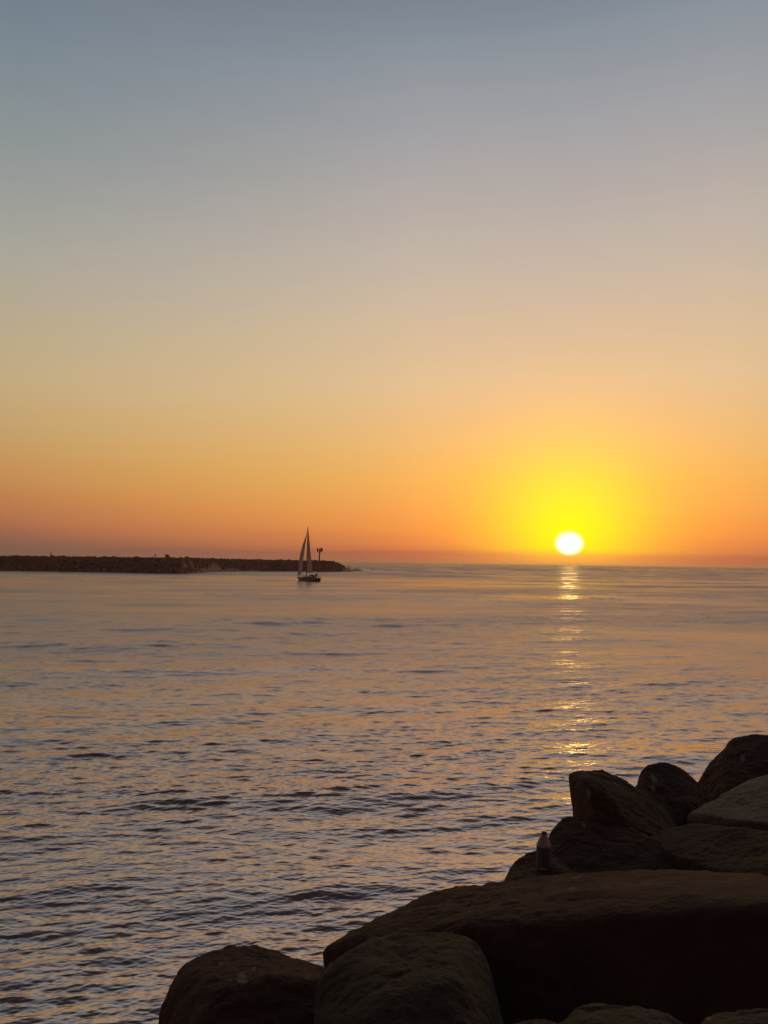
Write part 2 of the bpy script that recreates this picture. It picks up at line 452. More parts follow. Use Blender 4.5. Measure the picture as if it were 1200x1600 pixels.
boulder('dark boulder at the lower left end of the pile, pale spot on its face',
        [(243, 1612, 4.3), (256, 1562, 4.35), (263, 1530, 4.4), (270, 1512, 4.45), (298, 1494, 4.5), (330, 1479, 4.55), (364, 1472, 4.6),
         (397, 1484, 4.6), (432, 1487, 4.6), (520, 1489, 4.6), (330, 1530, 4.05), (420, 1520, 4.0), (520, 1530, 4.0), (300, 1640, 3.8), (520, 1680, 3.7)],
        M_rock, spots=[(379, 1529, 6.5, 1.0), (397, 1512, 4, 1.2), (344, 1506, 2.5, 1.5), (481, 1526, 3, 1)], seed=1)
boulder('greyish brown boulder in front of the long slab, right of the lower left boulder',
        [(492, 1600, 3.6), (496, 1530, 3.75), (510, 1492, 3.85), (560, 1468, 3.9), (610, 1457, 3.95), (680, 1449, 3.95), (722, 1447, 3.95), (748, 1462, 3.9),
         (764, 1500, 3.8), (792, 1610, 3.6), (600, 1540, 3.4), (700, 1530, 3.4), (560, 1680, 3.1), (760, 1690, 3.1)],
        M_rock_b, spots=[(690, 1456, 3, 2.0)], seed=2)
boulder('very long flat topped slab whose dark face fills the lower right',
        [(501, 1492, 4.35), (502, 1462, 4.45), (515, 1444, 4.5), (546, 1429, 4.6), (600, 1414, 4.7), (650, 1401, 4.8), (690, 1385, 4.85), (740, 1377, 4.9),
         (785, 1372, 4.95), (900, 1358, 5.0), (1050, 1357, 5.0), (1260, 1368, 5.0),
         (600, 1462, 4.15), (720, 1432, 4.15), (850, 1416, 4.15), (1000, 1408, 4.15), (1260, 1400, 4.2), (600, 1640, 4.0), (1270, 1700, 3.9), (800, 1700, 3.95)],
        M_rock, spots=[(902, 1372, 3, 2.8), (893, 1388, 3, 1.7), (948, 1386, 2.6, 2.2), (1008, 1380, 3, 2.4), (1020, 1359, 2, 3), (1165, 1430, 4, 3.0)], seed=3)
boulder('low dark boulder under the bottle at the water edge of the pile',
        [(780, 1400, 5.3), (787, 1378, 5.35), (796, 1352, 5.4), (804, 1341, 5.45), (822, 1328, 5.55), (838, 1316, 5.65), (862, 1330, 5.6), (890, 1350, 5.6),
         (850, 1357, 5.2), (900, 1380, 5.1), (810, 1390, 5.0)],
        M_rock, spots=[(862, 1384, 3, 2)], seed=4)
boulder('sloping dark boulder directly below the square topped pointed rock',
        [(846, 1330, 5.8), (852, 1310, 5.85), (862, 1296, 5.95), (872, 1278, 6.05), (881, 1266, 6.15), (896, 1260, 6.2), (930, 1264, 6.2), (1010, 1300, 6.0),
         (1110, 1352, 5.7), (1120, 1400, 5.4), (860, 1370, 5.5), (900, 1310, 5.75), (960, 1380, 5.4)],
        M_rock, spots=[(912, 1290, 3.5, 0.8)], seed=5)
boulder('square topped rock that leans out over the water above the bottle',
        [(906, 1290, 6.3), (899, 1250, 6.4), (887, 1216, 6.5), (887, 1205, 6.55), (893, 1201, 6.6), (938, 1200, 6.65), (947, 1206, 6.65), (963, 1208, 6.7), (994, 1225, 6.75),
         (1040, 1262, 6.7), (1100, 1345, 6.2), (912, 1212, 6.25), (930, 1280, 6.0), (1010, 1300, 6.05)],
        M_rock, spots=[(966, 1223, 5, 1.6), (919, 1240, 5, 0.6)], seed=6, crag=0.013, taper=0.5, chip=0.99)
boulder('round shouldered rock between the square topped rock and the highest rock, pale streaked',
        [(980, 1262, 7.0), (991, 1226, 7.1), (998, 1206, 7.15), (1006, 1193, 7.2), (1018, 1186, 7.3), (1042, 1190, 7.3), (1072, 1204, 7.3), (1096, 1222, 7.2), (1120, 1262, 7.0),
         (1130, 1310, 6.7), (1010, 1240, 6.8), (1020, 1290, 6.5), (1080, 1260, 6.8)],
        M_rock, spots=[(1021, 1217, 5, 0.8), (1020, 1232, 4, 0.7)], seed=7)
boulder('highest and farthest boulder of the pile at the right edge',
        [(1078, 1240, 8.0), (1096, 1212, 8.1), (1102, 1200, 8.15), (1112, 1186, 8.3), (1124, 1172, 8.35), (1130, 1163, 8.4), (1142, 1148, 8.5), (1154, 1147, 8.5), (1175, 1150, 8.5), (1320, 1140, 8.6),
         (1330, 1240, 7.8), (1130, 1210, 7.8), (1150, 1260, 7.4), (1320, 1200, 8.0)],
        M_rock, spots=[(1160, 1185, 4, 0.7)], seed=8)
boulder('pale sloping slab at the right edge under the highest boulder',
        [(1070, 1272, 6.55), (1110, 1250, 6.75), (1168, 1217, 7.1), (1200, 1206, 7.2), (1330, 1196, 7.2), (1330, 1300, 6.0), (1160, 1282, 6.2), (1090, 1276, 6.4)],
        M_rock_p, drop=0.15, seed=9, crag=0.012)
boulder('dark broad rock between the pale slab and the long flat topped slab',
        [(1010, 1300, 6.1), (1080, 1284, 6.2), (1170, 1292, 6.0), (1330, 1312, 5.8), (1330, 1372, 5.2), (1040, 1330, 5.75), (1120, 1360, 5.4), (1240, 1374, 5.2)],
        M_rock, seed=10)
boulder('small humped stone at the bottom edge in front of the long slab',
        [(850, 1612, 3.1), (880, 1583, 3.2), (905, 1569, 3.25), (935, 1564, 3.3), (965, 1567, 3.3), (1000, 1570, 3.3), (1035, 1582, 3.25), (1075, 1612, 3.2),
         (930, 1600, 3.0), (1010, 1610, 3.0), (960, 1690, 2.8)],
        M_rock_b, drop=0.5, seed=11)
boulder('small stone in the bottom right corner of the pile',
        [(1085, 1612, 3.1), (1100, 1585, 3.2), (1130, 1576, 3.25), (1190, 1573, 3.25), (1280, 1576, 3.2), (1280, 1640, 2.9), (1140, 1620, 2.9)],
        M_rock_b, drop=0.5, seed=12, spots=[(1105, 1590, 4, 1.4)])
boulder('flat stone corner at the bottom edge left of the small humped stone',
        [(772, 1616, 3.2), (800, 1592, 3.35), (840, 1584, 3.4), (872, 1592, 3.35), (885, 1620, 3.2), (830, 1640, 3.0)],
        M_rock, drop=0.5, seed=13)

# rubble core of the jetty under the boulders, down to the sea bed
def jetty_core():
    e0 = Vector((-0.7, 3.6)); dr = Vector((4.1, 3.6)).normalized(); nl = Vector((-dr.y, dr.x))   # nl points to the water
    ss = np.linspace(-25, 60, 300); tt = np.concatenate([np.linspace(-14, -1, 20), np.linspace(-0.8, 9, 90)])
    S, T = np.meshgrid(ss, tt, indexing='ij')
    x = e0.x + dr.x * S + nl.x * T; y = e0.y + dr.y * S + nl.y * T
    q = np.stack([x.ravel(), y.ravel(), np.zeros(x.size)], 1)
    n = fbm(q * 0.9, 4).reshape(x.shape); n2 = np.abs(fbm(q * 1.9 + 5, 3)).reshape(x.shape)
    tp = np.clip(T + 0.9, 0, None)
    z = 3.45 - tp * 0.95 + 0.12 * n + 0.22 * n2 * np.clip(tp, 0, 1)
    z = z - np.clip(S - 5, 0, 30) * 0.0
    v = np.stack([x.ravel(), y.ravel(), z.ravel()], 1)
    a, b_ = S.shape; idx = np.arange(a * b_).reshape(a, b_)
    f = np.stack([idx[:-1, :-1], idx[1:, :-1], idx[1:, 1:], idx[:-1, 1:]], -1).reshape(-1, 4)
    o = mesh_obj('ground', v.tolist(), f.tolist(), M_rock, smooth=False)
    tag(o, kind='structure')
jetty_core()

# ------------------------------------------------------------------ BOTTLE on the rocks
bt = empty('plastic_bottle', at_range(849, 1357, 5.32))
tag(bt, 'clear plastic bottle standing upright on the dark rocks at the water edge of the pile', 'bottle')
bt.rotation_euler = (R(-3), R(2), 0)
def glassy(name, colr, rough, tr):
    m = bpy.data.materials.new(name); m.use_nodes = True
    b = m.node_tree.nodes['Principled BSDF']
    b.inputs['Base Color'].default_value = (*colr, 1); b.inputs['Roughness'].default_value = rough
    b.inputs['Transmission Weight'].default_value = tr; b.inputs['IOR'].default_value = 1.3
    nzz = m.node_tree.nodes.new('ShaderNodeTexNoise'); nzz.inputs['Scale'].default_value = 30
    bpp = m.node_tree.nodes.new('ShaderNodeBump'); bpp.inputs['Strength'].default_value = 0.3; bpp.inputs['Distance'].default_value = 0.004
    m.node_tree.links.new(nzz.outputs['Fac'], bpp.inputs['Height']); m.node_tree.links.new(bpp.outputs[0], b.inputs['Normal'])
    return m
M_pet = glassy('clear plastic', (0.5, 0.36, 0.36), 0.35, 0.6)
M_lab = mat('faded paper label', (0.07, 0.045, 0.054), 0.7, (0.09, 0.06, 0.07))
k = MB(); k.lathe([(0.030, 0.0), (0.041, 0.005), (0.044, 0.018), (0.044, 0.05), (0.0425, 0.055), (0.044, 0.06), (0.044, 0.128), (0.0455, 0.134), (0.044, 0.142), (0.034, 0.166),
                   (0.022, 0.190), (0.016, 0.202), (0.014, 0.208)], 28)
k.build('body', M_pet, bt, True)
k = MB(); k.lathe([(0.0448, 0.012), (0.0452, 0.016), (0.0452, 0.128), (0.0448, 0.132)], 28); k.build('label', M_lab, bt, True)
k = MB(); k.lathe([(0.0155, 0.202), (0.016, 0.204), (0.016, 0.216), (0.0145, 0.218)], 20); k.build('cap', mat('red cap', (0.07, 0.03, 0.03), 0.5, (0.09, 0.04, 0.035)), bt, True)

# ------------------------------------------------------------------ FAR BREAKWATER
def horizon_y(x): return 877.9 + (x - 600) * math.tan(ROLL)
toe = [(-500, 886.5), (-250, 889), (0, 892.2), (130, 894.3), (240, 896.3), (285, 896.6), (315, 894.0), (345, 892.8), (420, 892.6), (480, 893.2), (515, 893.5), (536, 893.4), (562, 892.4)]
cz = [(-500, 6.5), (0, 6.45), (40, 6.6), (130, 6.7), (240, 6.7), (300, 6.8), (345, 6.7), (420, 6.5), (480, 6.45), (500, 6.6), (512, 6.5), (522, 6.0), (530, 5.0), (537, 3.2), (543, 0.6)]
def czat(px):
    xs = [c[0] for c in cz]; return float(np.interp(px, xs, [c[1] for c in cz]))
TP = [(p, on_water(*p)) for p in toe]
def toe_at(px):
    xs = [c[0] for c, w in TP]
    return Vector((np.interp(px, xs, [w.x for c, w in TP]), np.interp(px, xs, [w.y for c, w in TP]), 0))
def breakwater():
    cols = []; pxs = np.linspace(-500, 540, 520); prof = [(-9, -0.5), (0, 0.0), (2, 0.18), (4.5, 0.45), (7, 0.7), (9.5, 0.9), (11.0, 1.0), (13, 1.0), (15, 0.97), (17, 0.8), (24, 0.1), (28, -0.4)]
    tt = np.linspace(-6, 28, 46); V = []
    for px in pxs:
        b0 = toe_at(px); w = Vector((b0.x, b0.y, 0)).normalized(); c = czat(px)
        for t in tt:
            z = np.interp(t, [p_[0] for p_ in prof], [p_[1] for p_ in prof]) * c
            p_ = b0 + w * t; V.append((p_.x, p_.y, z - 0.35))
    V = np.array(V)
    n = fbm(np.stack([V[:, 0] * 0.5, V[:, 1] * 0.5, V[:, 2] * 0.5], 1), 3)
    V[:, 2] += n * 0.35
    a = len(pxs); b_ = len(tt); idx = np.arange(a * b_).reshape(a, b_)
    F = np.stack([idx[:-1, :-1], idx[:-1, 1:], idx[1:, 1:], idx[1:, :-1]], -1).reshape(-1, 4).tolist()
    V = V.tolist()
    # armour stones bedded in the mound
    dirs, fc = icosphere(2)
    r = np.random.default_rng(3)
    for i in range(4200):
        px = r.uniform(-320, 541); t = r.uniform(-1, 15.5) if r.random() < 0.7 else r.uniform(9.5, 14)
        b0 = toe_at(px); w = Vector((b0.x, b0.y, 0)).normalized(); c = czat(px)
        z = np.interp(t, [p_[0] for p_ in prof], [p_[1] for p_ in prof]) * c - 0.25
        p_ = b0 + w * t
        rad = r.uniform(0.45, 0.95) * (1.25 if t < 9 else 0.85)
        cut = r.normal(size=(9, 3)); cut /= np.linalg.norm(cut, axis=1)[:, None]
        s = np.clip(dirs @ cut.T, 0, None) / r.uniform(0.6, 1.0, 9); tt_ = 1 / np.maximum(s.max(1), 0.8)
        v = dirs * tt_[:, None] * rad * r.uniform(0.75, 1.25, 3)
        nb = len(V); V += (v + np.array([p_.x, p_.y, z])).tolist(); F += (fc + nb).tolist()
    for i in range(90):
        px = r.uniform(-320, 520); b0 = toe_at(px); w = Vector((b0.x, b0.y, 0)).normalized(); p_ = b0 + w * r.uniform(10, 13); rad = r.uniform(0.7, 1.5)
        cut = r.normal(size=(8, 3)); cut /= np.linalg.norm(cut, axis=1)[:, None]
        s = np.clip(dirs @ cut.T, 0, None) / r.uniform(0.6, 1.0, 8); v = dirs / np.maximum(s.max(1), 0.8)[:, None] * np.array([rad * 1.3, rad * 1.1, rad * 0.75])
        nb = len(V); V += (v + np.array([p_.x, p_.y, czat(px) - 0.35])).tolist(); F += (fc + nb).tolist()
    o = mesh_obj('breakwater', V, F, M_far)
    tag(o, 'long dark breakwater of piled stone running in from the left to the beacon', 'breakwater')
breakwater()
def crest(px, dt=12.0):
    b0 = toe_at(px); w = Vector((b0.x, b0.y, 0)).normalized(); p = b0 + w * dt; p.z = czat(px); return p

# upright block on the crest
def block(px, label, sx, sz, seed):
    r = np.random.default_rng(seed); dirs, fc = icosphere(3)
    nn = np.array([[1, 0, 0.08], [-1, 0.1, 0.1], [0, 1, 0.05], [0.1, -1, 0.1], [0.15, 0, 1], [0, 0, -1], [.6, .6, .3], [-.6, .3, .5]], float); nn /= np.linalg.norm(nn, axis=1)[:, None]
    dd = np.array([1, 1, 1, 1, 1, 1, 1.15, 1.1])
    s = np.clip(dirs @ nn.T, 0, None) / dd; v = dirs / s.max(1)[:, None]
    v = v * np.array([sx, sx, sz]) / 2
    v += dirs * (fbm(v * 3, 2) * 0.06)[:, None]
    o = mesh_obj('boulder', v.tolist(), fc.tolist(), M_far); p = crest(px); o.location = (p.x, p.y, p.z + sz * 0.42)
    tag(o, label, 'boulder')
block(260.5, 'squared stone block standing up from the crest of the far breakwater', 1.6, 2.0, 4)
block(291, 'low hump of stone on the breakwater crest left of the spray', 1.8, 1.1, 6)

# ------------------------------------------------------------------ BEACON
bp_ = crest(498.5); bp_.z -= 0.5
bc = empty('beacon', bp_, 0.0)
tag(bc, 'dark navigation beacon on a single post near the end of the breakwater', 'beacon')
bc.rotation_euler = (0, R(1.0), 0)
mpx = (bp_ - EYE).length / FPX       # metres per photograph pixel there
H0 = 14.6 * mpx + 0.5
k = MB(); k.lathe([(0.75, 0), (0.75, 0.5), (0.5, 0.75), (0.34, 1.0)], 16); k.build('base', M_dark, bc)
k = MB(); k.lathe([(0.42, 0.95), (0.38, H0 * 0.5), (0.36, H0)], 16); k.build('post', M_dark, bc, True)
k = MB(); k.box((0, 0, H0 + 0.10), (3.1, 2.4, 0.2))
for s in (-1, 1):
    k.tube([(0.15 * s, 0, H0 - 1.1), (1.2 * s, 0, H0)], 0.09, 6)
k.build('platform', M_dark, bc)
k = MB()
for sx in (-1.5, -0.5, 0.5, 1.5):
    for sy in (-1.15, 1.15): k.tube([(sx, sy, H0 + 0.2), (sx, sy, H0 + 1.2)], 0.045, 6)
for sy in (-1.15, 1.15):
    for zz in (0.7, 1.2): k.tube([(-1.5, sy, H0 + zz), (1.5, sy, H0 + zz)], 0.045, 6)
for sx in (-1.5, 1.5):
    for zz in (0.7, 1.2): k.tube([(sx, -1.15, H0 + zz), (sx, 1.15, H0 + zz)], 0.045, 6)
k.build('railing', M_dark, bc)
for s, w_, z0_, h_ in ((-1, 1.0, 0.2, 1.9), (1, 1.3, 0.25, 2.1)):
    k = MB(); k.box((s * 1.3, -1.24, H0 + z0_ + h_ / 2), (w_, 0.08, h_)); k.build('daymark_board', M_dark, bc)
k = MB(); k.lathe([(0.4, H0 + 0.2), (0.4, H0 + 1.5), (0.3, H0 + 1.7)], 14, (0.1, 0, 0)); k.build('lantern_housing', M_dark, bc)
k = MB(); k.lathe([(0.22, H0 + 1.7), (0.25, H0 + 1.8), (0.25, H0 + 2.1), (0.1, H0 + 2.25)], 14, (-0.15, 0, 0)); k.build('lantern', M_alu, bc)

# ------------------------------------------------------------------ PEOPLE
def person(loc, rz, pose, label, height=1.75, group=None):
    H = height; V = []; E = []; Rr = []
    def a(p, r_, par=None):
        V.append(Vector(p) * H); Rr.append(r_ * H)
        if par is not None: E.append((par, len(V) - 1))
        return len(V) - 1
    sit = pose == 'sit'
    pz = 0.27 if sit else 0.52
    pel = a((0, 0, pz), 0.085)
    ab = a((0, 0.0, pz + 0.09), 0.078, pel); ch = a((0, 0.01, pz + 0.21), 0.088, ab); nk0 = a((0, 0.01, pz + 0.29), 0.05, ch)
    nk = a((0, 0.015, pz + 0.33), 0.033, nk0); hd0 = a((0, 0.02, pz + 0.365), 0.045, nk); hd1 = a((0, 0.025, pz + 0.41), 0.056, hd0); hd2 = a((0, 0.02, pz + 0.455), 0.04, hd1)
    for s in (-1, 1):
        if sit:
            hip = a((0.05 * s, 0.02, pz - 0.01), 0.062, pel); kn = a((0.07 * s, 0.25, pz + 0.02), 0.042, hip); an_ = a((0.07 * s, 0.28, 0.04), 0.026, kn); to = a((0.075 * s, 0.38, 0.02), 0.02, an_)
        else:
            st = 0.035 * s if pose == 'stride' else 0.0
            hip = a((0.05 * s, 0, pz - 0.04), 0.062, pel); kn = a((0.06 * s, 0.01 + st, 0.285), 0.04, hip); an_ = a((0.065 * s, -0.01 + st * 2, 0.045), 0.026, kn); to = a((0.075 * s, 0.09 + st * 2, 0.02), 0.02, an_)
        shd = a((0.105 * s, 0.005, pz + 0.285), 0.046, nk0)
        if pose == 'rod' or sit:
            elb = a((0.13 * s, 0.06, pz + 0.13), 0.031, shd); wr = a((0.05 * s, 0.19, pz + 0.15), 0.02, elb); dn = Vector((-0.02 * s, 0.04, 0.0))
        else:
            elb = a((0.14 * s, -0.01, pz + 0.11), 0.031, shd); wr = a((0.145 * s, 0.03, pz - 0.03), 0.02, elb); dn = Vector((0, 0.008, -0.045))
        w0 = V[wr] / H; palm = a(w0 + dn * 0.9, 0.017, wr)
        side_ = Vector((0, 1, 0)) if abs(dn.z) > 0.02 else Vector((0, 0, 1))
        for q, ln in zip((-1.5, -0.5, 0.5, 1.5), (0.038, 0.046, 0.05, 0.043)):
            f1 = a(w0 + dn * 1.4 + side_ * q * 0.011, 0.0055, palm); f2 = a(w0 + dn * 1.4 + dn.normalized() * ln + side_ * q * 0.011 + Vector((-0.012 * s, 0, 0)), 0.0045, f1)
        th = a(w0 + dn * 0.8 + side_ * 0.028, 0.006, palm); a(w0 + dn * 1.4 + side_ * 0.036, 0.005, th)
    me = bpy.data.meshes.new('person'); me.from_pydata([tuple(v) for v in V], E, []); me.update()
    o = bpy.data.objects.new('tmp', me); col.objects.link(o)
    md = o.modifiers.new('s', 'SKIN'); md.use_smooth_shade = True
    for i, sv in enumerate(me.skin_vertices[0].data):
        sv.radius = (Rr[i], Rr[i]); sv.use_root = (i == 0)
    sb = o.modifiers.new('d', 'SUBSURF'); sb.levels = 1; sb.render_levels = 1
    dg = bpy.context.evaluated_depsgraph_get(); me2 = bpy.data.meshes.new_from_object(o.evaluated_get(dg))
    bpy.data.objects.remove(o)
    me2.materials.clear()
    for mm in (M_cloth, M_skin, M_hair): me2.materials.append(mm)
    for p_ in me2.polygons:
        c = p_.center / H
        if c.z > pz + 0.345: p_.material_index = 2 if (c.z > pz + 0.44 or c.y < 0.0) else 1
        elif pose != 'rod' and not sit and abs(c.x) > 0.12 and c.z < pz - 0.03: p_.material_index = 1
        elif (pose == 'rod' or sit) and c.y > 0.19 and c.z > pz + 0.1: p_.material_index = 1
    o = bpy.data.objects.new('person', me2); col.objects.link(o)
    o.location = loc; o.rotation_euler = (0, 0, rz)
    tag(o, label, 'person', group)
    # nose, eyes read as small features of the face
    return o
p1 = crest(78.3, 12); p1.z -= 0.1
p1.z += 0.45; person(p1, R(200), 'rod', 'person in dark clothes standing on the breakwater crest at the far left', 1.9)
k = MB(); fl = empty('fishing_bag', p1 + Vector((0.75, 0, 0.0))); tag(fl, 'dark bag beside the person at the far left of the breakwater', 'bag')
bgm = bmesh.new(); bmesh.ops.create_icosphere(bgm, subdivisions=3, radius=1)
for v in bgm.verts:
    x, y, z = v.co; v.co = Vector((x * 0.55 * (1.25 - 0.35 * z), y * 0.3, (z + 0.75) * 0.42 - 0.35 * x * (z + 1) * 0.5))
k.bm(bgm); k.build('body', M_cloth, fl, True)
k = MB(); k.tube([(-0.4, 0, 0.55), (-0.45, 0, 0.85), (-0.2, 0, 0.95), (0.1, 0, 0.5)], 0.03, 6); k.build('strap', M_cloth, fl)
p2 = crest(241.5, 12); p2.z += 0.35
person(p2, R(170), 'stand', 'person standing on the breakwater crest beside the squared stone block', 1.75)

# ------------------------------------------------------------------ SAILBOAT
BW = on_water(481.2, 908.8)
theta = R(180 - 51)               # heading: bow to the left and away from us
boat = empty('sailboat', (BW.x, BW.y, 0), theta); boat.rotation_euler[0] = R(0.6); boat.scale = (1.07, 1.07, 1.05)
tag(boat, 'small sloop under mainsail and jib, alone on the water in front of the breakwater', 'sailboat')
XS = np.linspace(-5.4, 5.9, 24)
def half_beam(x):
    t_ = (x + 5.4) / 11.3
    return 1.25 * (1 - max(0, (0.42 - t_) / 0.42) ** 2 * 0.32) if t_ < 0.42 else 1.25 * max(0.02, 1 - ((t_ - 0.42) / 0.58) ** 2.1)
def sheer(x): return 1.12 + 0.30 * ((x + 1.0) / 6.9) ** 2
sec = [(1.0, 1.0), (0.99, 0.75), (0.95, 0.45), (0.86, 0.15), (0.62, -0.2), (0.0, -0.42)]
k = MB(); vv = []; ff = []
for x in XS:
    hb, sh_ = half_beam(x), sheer(x)
    row = []
    for s in (1, -1):
        ss_ = sec if s == 1 else sec[-2::-1]
        for fy, fz in ss_:
            z = sh_ * fz if fz > 0 else fz
            xr_ = x - max(0, (x - 3.5) / 2.4) * (1.0 - fz) * 0.95
            row.append((xr_, s * hb * fy, z))
    vv += row
nr_ = 11
for i in range(len(XS) - 1):
    for j in range(nr_ - 1):
        ff.append((i * nr_ + j, (i + 1) * nr_ + j, (i + 1) * nr_ + j + 1, i * nr_ + j + 1))
ff.append(tuple(range(nr_))); ff.append(tuple((len(XS) - 1) * nr_ + j for j in range(nr_ - 1, -1, -1)))
k.add(vv, ff); hull = k.build('hull', M_hull, boat, True)
k = MB(); vv = []; ff = []
for x in XS:
    hb, sh_ = half_beam(x) * 0.985, sheer(x) - 0.03
    vv += [(x, hb, sh_), (x, 0, sh_ + 0.06), (x, -hb, sh_)]
for i in range(len(XS) - 1):
    for j in range(2): ff.append((i * 3 + j, i * 3 + j + 1, (i + 1) * 3 + j + 1, (i + 1) * 3 + j))
k.add(vv, ff); k.build('deck', M_deck, boat)
# cabin trunk
k = MB(); vv = []; ff = []
for x, w_, h_ in ((-1.7, 0.80, 0.45), (-0.6, 0.82, 0.47), (0.8, 0.74, 0.42), (2.0, 0.55, 0.32), (2.8, 0.3, 0.02)):
    z0_ = sheer(x) - 0.05; vv += [(x, w_, z0_), (x, w_ * 0.86, z0_ + h_), (x, 0, z0_ + h_ + 0.06), (x, -w_ * 0.86, z0_ + h_), (x, -w_, z0_)]
for i in range(4):
    for j in range(4): ff.append((i * 5 + j, (i + 1) * 5 + j, (i + 1) * 5 + j + 1, i * 5 + j + 1))
ff.append((0, 1, 2, 3, 4)); k.add(vv, ff); cab = k.build('cabin', M_deck, boat)
for x in (-1.0, 0.1, 1.1):
    for s in (1, -1):
        k = MB(); k.box((x, s * (0.79 - max(0, x) * 0.06), sheer(x) + 0.18), (0.6, 0.06, 0.16)); k.build('window', M_dark, cab)
k = MB()                                            # spray hood
vv = []; ff = []
for i, x in enumerate((-2.2, -1.9, -1.5)):
    hh = (0.95, 1.02, 0.5)[i]
    for j in range(9):
        w = math.pi * j / 8; vv.append((x, 0.85 * math.cos(w), sheer(x) + 0.05 + hh * math.sin(w) ** 0.7))
for i in range(2):
    for j in range(8): ff.append((i * 9 + j, i * 9 + j + 1, (i + 1) * 9 + j + 1, (i + 1) * 9 + j))
k.add(vv, ff); sho = k.build('spray_hood', M_cloth, boat); sol = sho.modifiers.new('t', 'SOLIDIFY'); sol.thickness = 0.02
MASTH = 16.6; MX = 0.95
k = MB(); k.tube([(MX, 0, 1.2), (MX, 0, 9), (MX - 0.03, 0, MASTH)], [0.11, 0.11, 0.08], 12); mast = k.build('mast', M_alu, boat, True)
for zz, l in ((6.2, 1.0), (11.2, 0.75)):
    k = MB(); k.tube([(MX, -l, zz + 0.08), (MX, 0, zz), (MX, l, zz + 0.08)], 0.04, 6); k.build('spreader', M_alu, mast)
k = MB()
for s in (1, -1):
    k.tube([(MX - 0.1, s * 1.2, 1.15), (MX, s * 1.0, 6.28), (MX, s * 0.75, 11.28), (MX, 0, MASTH - 0.3)], 0.02, 5)
k.tube([(-5.35, 0, 1.3), (MX, 0, MASTH - 0.1)], 0.02, 5); k.tube([(5.75, 0, 1.5), (MX, 0, MASTH - 1.2)], 0.03, 5)
k.build('rigging', M_dark, boat)
# boom swung out
ba = R(11); bd = Vector((-math.cos(ba), math.sin(ba), 0.02)); goose = Vector((MX - 0.12, 0, 2.75))
k = MB(); k.tube([goose, goose + bd * 4.5], 0.085, 8); k.build('boom', M_alu, boat, True)
def sail_mat(name):
    m = bpy.data.materials.new(name); m.use_nodes = True
    t = m.node_tree; b = t.nodes['Principled BSDF']; b.inputs['Base Color'].default_value = (0.85, 0.58, 0.47, 1); b.inputs['Roughness'].default_value = 0.8
    tr = t.nodes.new('ShaderNodeBsdfTranslucent'); tr.inputs[0].default_value = (0.6, 0.36, 0.25, 1)
    wv = t.nodes.new('ShaderNodeTexWave'); wv.inputs['Scale'].default_value = 0.6; wv.bands_direction = 'Z'
    tcn = t.nodes.new('ShaderNodeTexCoord'); t.links.new(tcn.outputs['Object'], wv.inputs['Vector'])
    bpp = t.nodes.new('ShaderNodeBump'); bpp.inputs['Strength'].default_value = 0.15; bpp.inputs['Distance'].default_value = 0.05
    t.links.new(wv.outputs['Fac'], bpp.inputs['Height']); t.links.new(bpp.outputs[0], b.inputs['Normal'])
    mx = t.nodes.new('ShaderNodeMixShader'); mx.inputs[0].default_value = 0.25
    t.links.new(b.outputs[0], mx.inputs[1]); t.links.new(tr.outputs[0], mx.inputs[2])
    t.links.new(mx.outputs[0], t.nodes['Material Output'].inputs[0]); return m
M_sail = sail_mat('sailcloth')
def sail(name, tack, head, clew, belly, roach, side, sag=0.0):
    """triangular sail surface with camber"""
    tack, head, clew = Vector(tack), Vector(head), Vector(clew); vv = []; ff = []; nu, nv = 12, 30
    for j in range(nv + 1):
        v = j / nv
        lf = tack.lerp(head, v) + Vector((0, sag * math.sin(math.pi * v), 0)); lc = clew.lerp(head, v)
        ch_ = lc - lf
        lc = lc + ch_.normalized() * roach * math.sin(math.pi * v) if ch_.length > 0.01 else lc
        ch_ = lc - lf
        nrm_ = Vector((-ch_.y, ch_.x, 0)); nrm_ = nrm_.normalized() if nrm_.length > 1e-5 else Vector((0, 1, 0))
        for i in range(nu + 1):
            u = i / nu
            vv.append(lf + ch_ * u + nrm_ * side * belly * ch_.length * 4 * u * (1 - u) ** 1.2 * (0.4 + 0.6 * math.sin(math.pi * min(1, v + 0.2))))
    for j in range(nv):
        for i in range(nu): ff.append((j * (nu + 1) + i, j * (nu + 1) + i + 1, (j + 1) * (nu + 1) + i + 1, (j + 1) * (nu + 1) + i))
    o = mesh_obj(name, vv, ff, M_sail, boat, True)
    s_ = o.modifiers.new('t', 'SOLIDIFY'); s_.thickness = 0.012
    return o
sail('mainsail', goose + Vector((-0.02, 0, 0.15)), (MX - 0.1, 0, MASTH - 0.5), goose + bd * 4.35 + Vector((0, 0, 0.12)), 0.10, 0.15, 1)
sail('jib', (5.6, 0, 1.9), (MX + 0.12, 0, MASTH - 1.5), (1.7, 1.25, 2.5), 0.12, -0.12, 1, 0.75)
k = MB()                                             # pulpit and guard rails
for s in (1, -1):
    xs_ = [5.7, 4.4, 2.8, 1.0, -0.8, -2.6, -4.2, -5.2]
    for zz in (0.32, 0.62): k.tube([(x, s * max(0.12, half_beam(x) * 0.93), sheer(x) + zz) for x in xs_], 0.022, 5)
    for x in xs_: k.tube([(x, s * max(0.12, half_beam(x) * 0.93), sheer(x)), (x, s * max(0.12, half_beam(x) * 0.93), sheer(x) + 0.64)], 0.025, 5)
k.tube([(5.7, 0.12, sheer(5.7) + 0.62), (5.95, 0, sheer(5.7) + 0.66), (5.7, -0.12, sheer(5.7) + 0.62)], 0.03, 5)
k.tube([(-5.2, 0.85, sheer(-5.2) + 0.62), (-5.5, 0, sheer(-5.2) + 0.64), (-5.2, -0.85, sheer(-5.2) + 0.62)], 0.03, 5)
k.build('guard_rail', M_alu, boat)
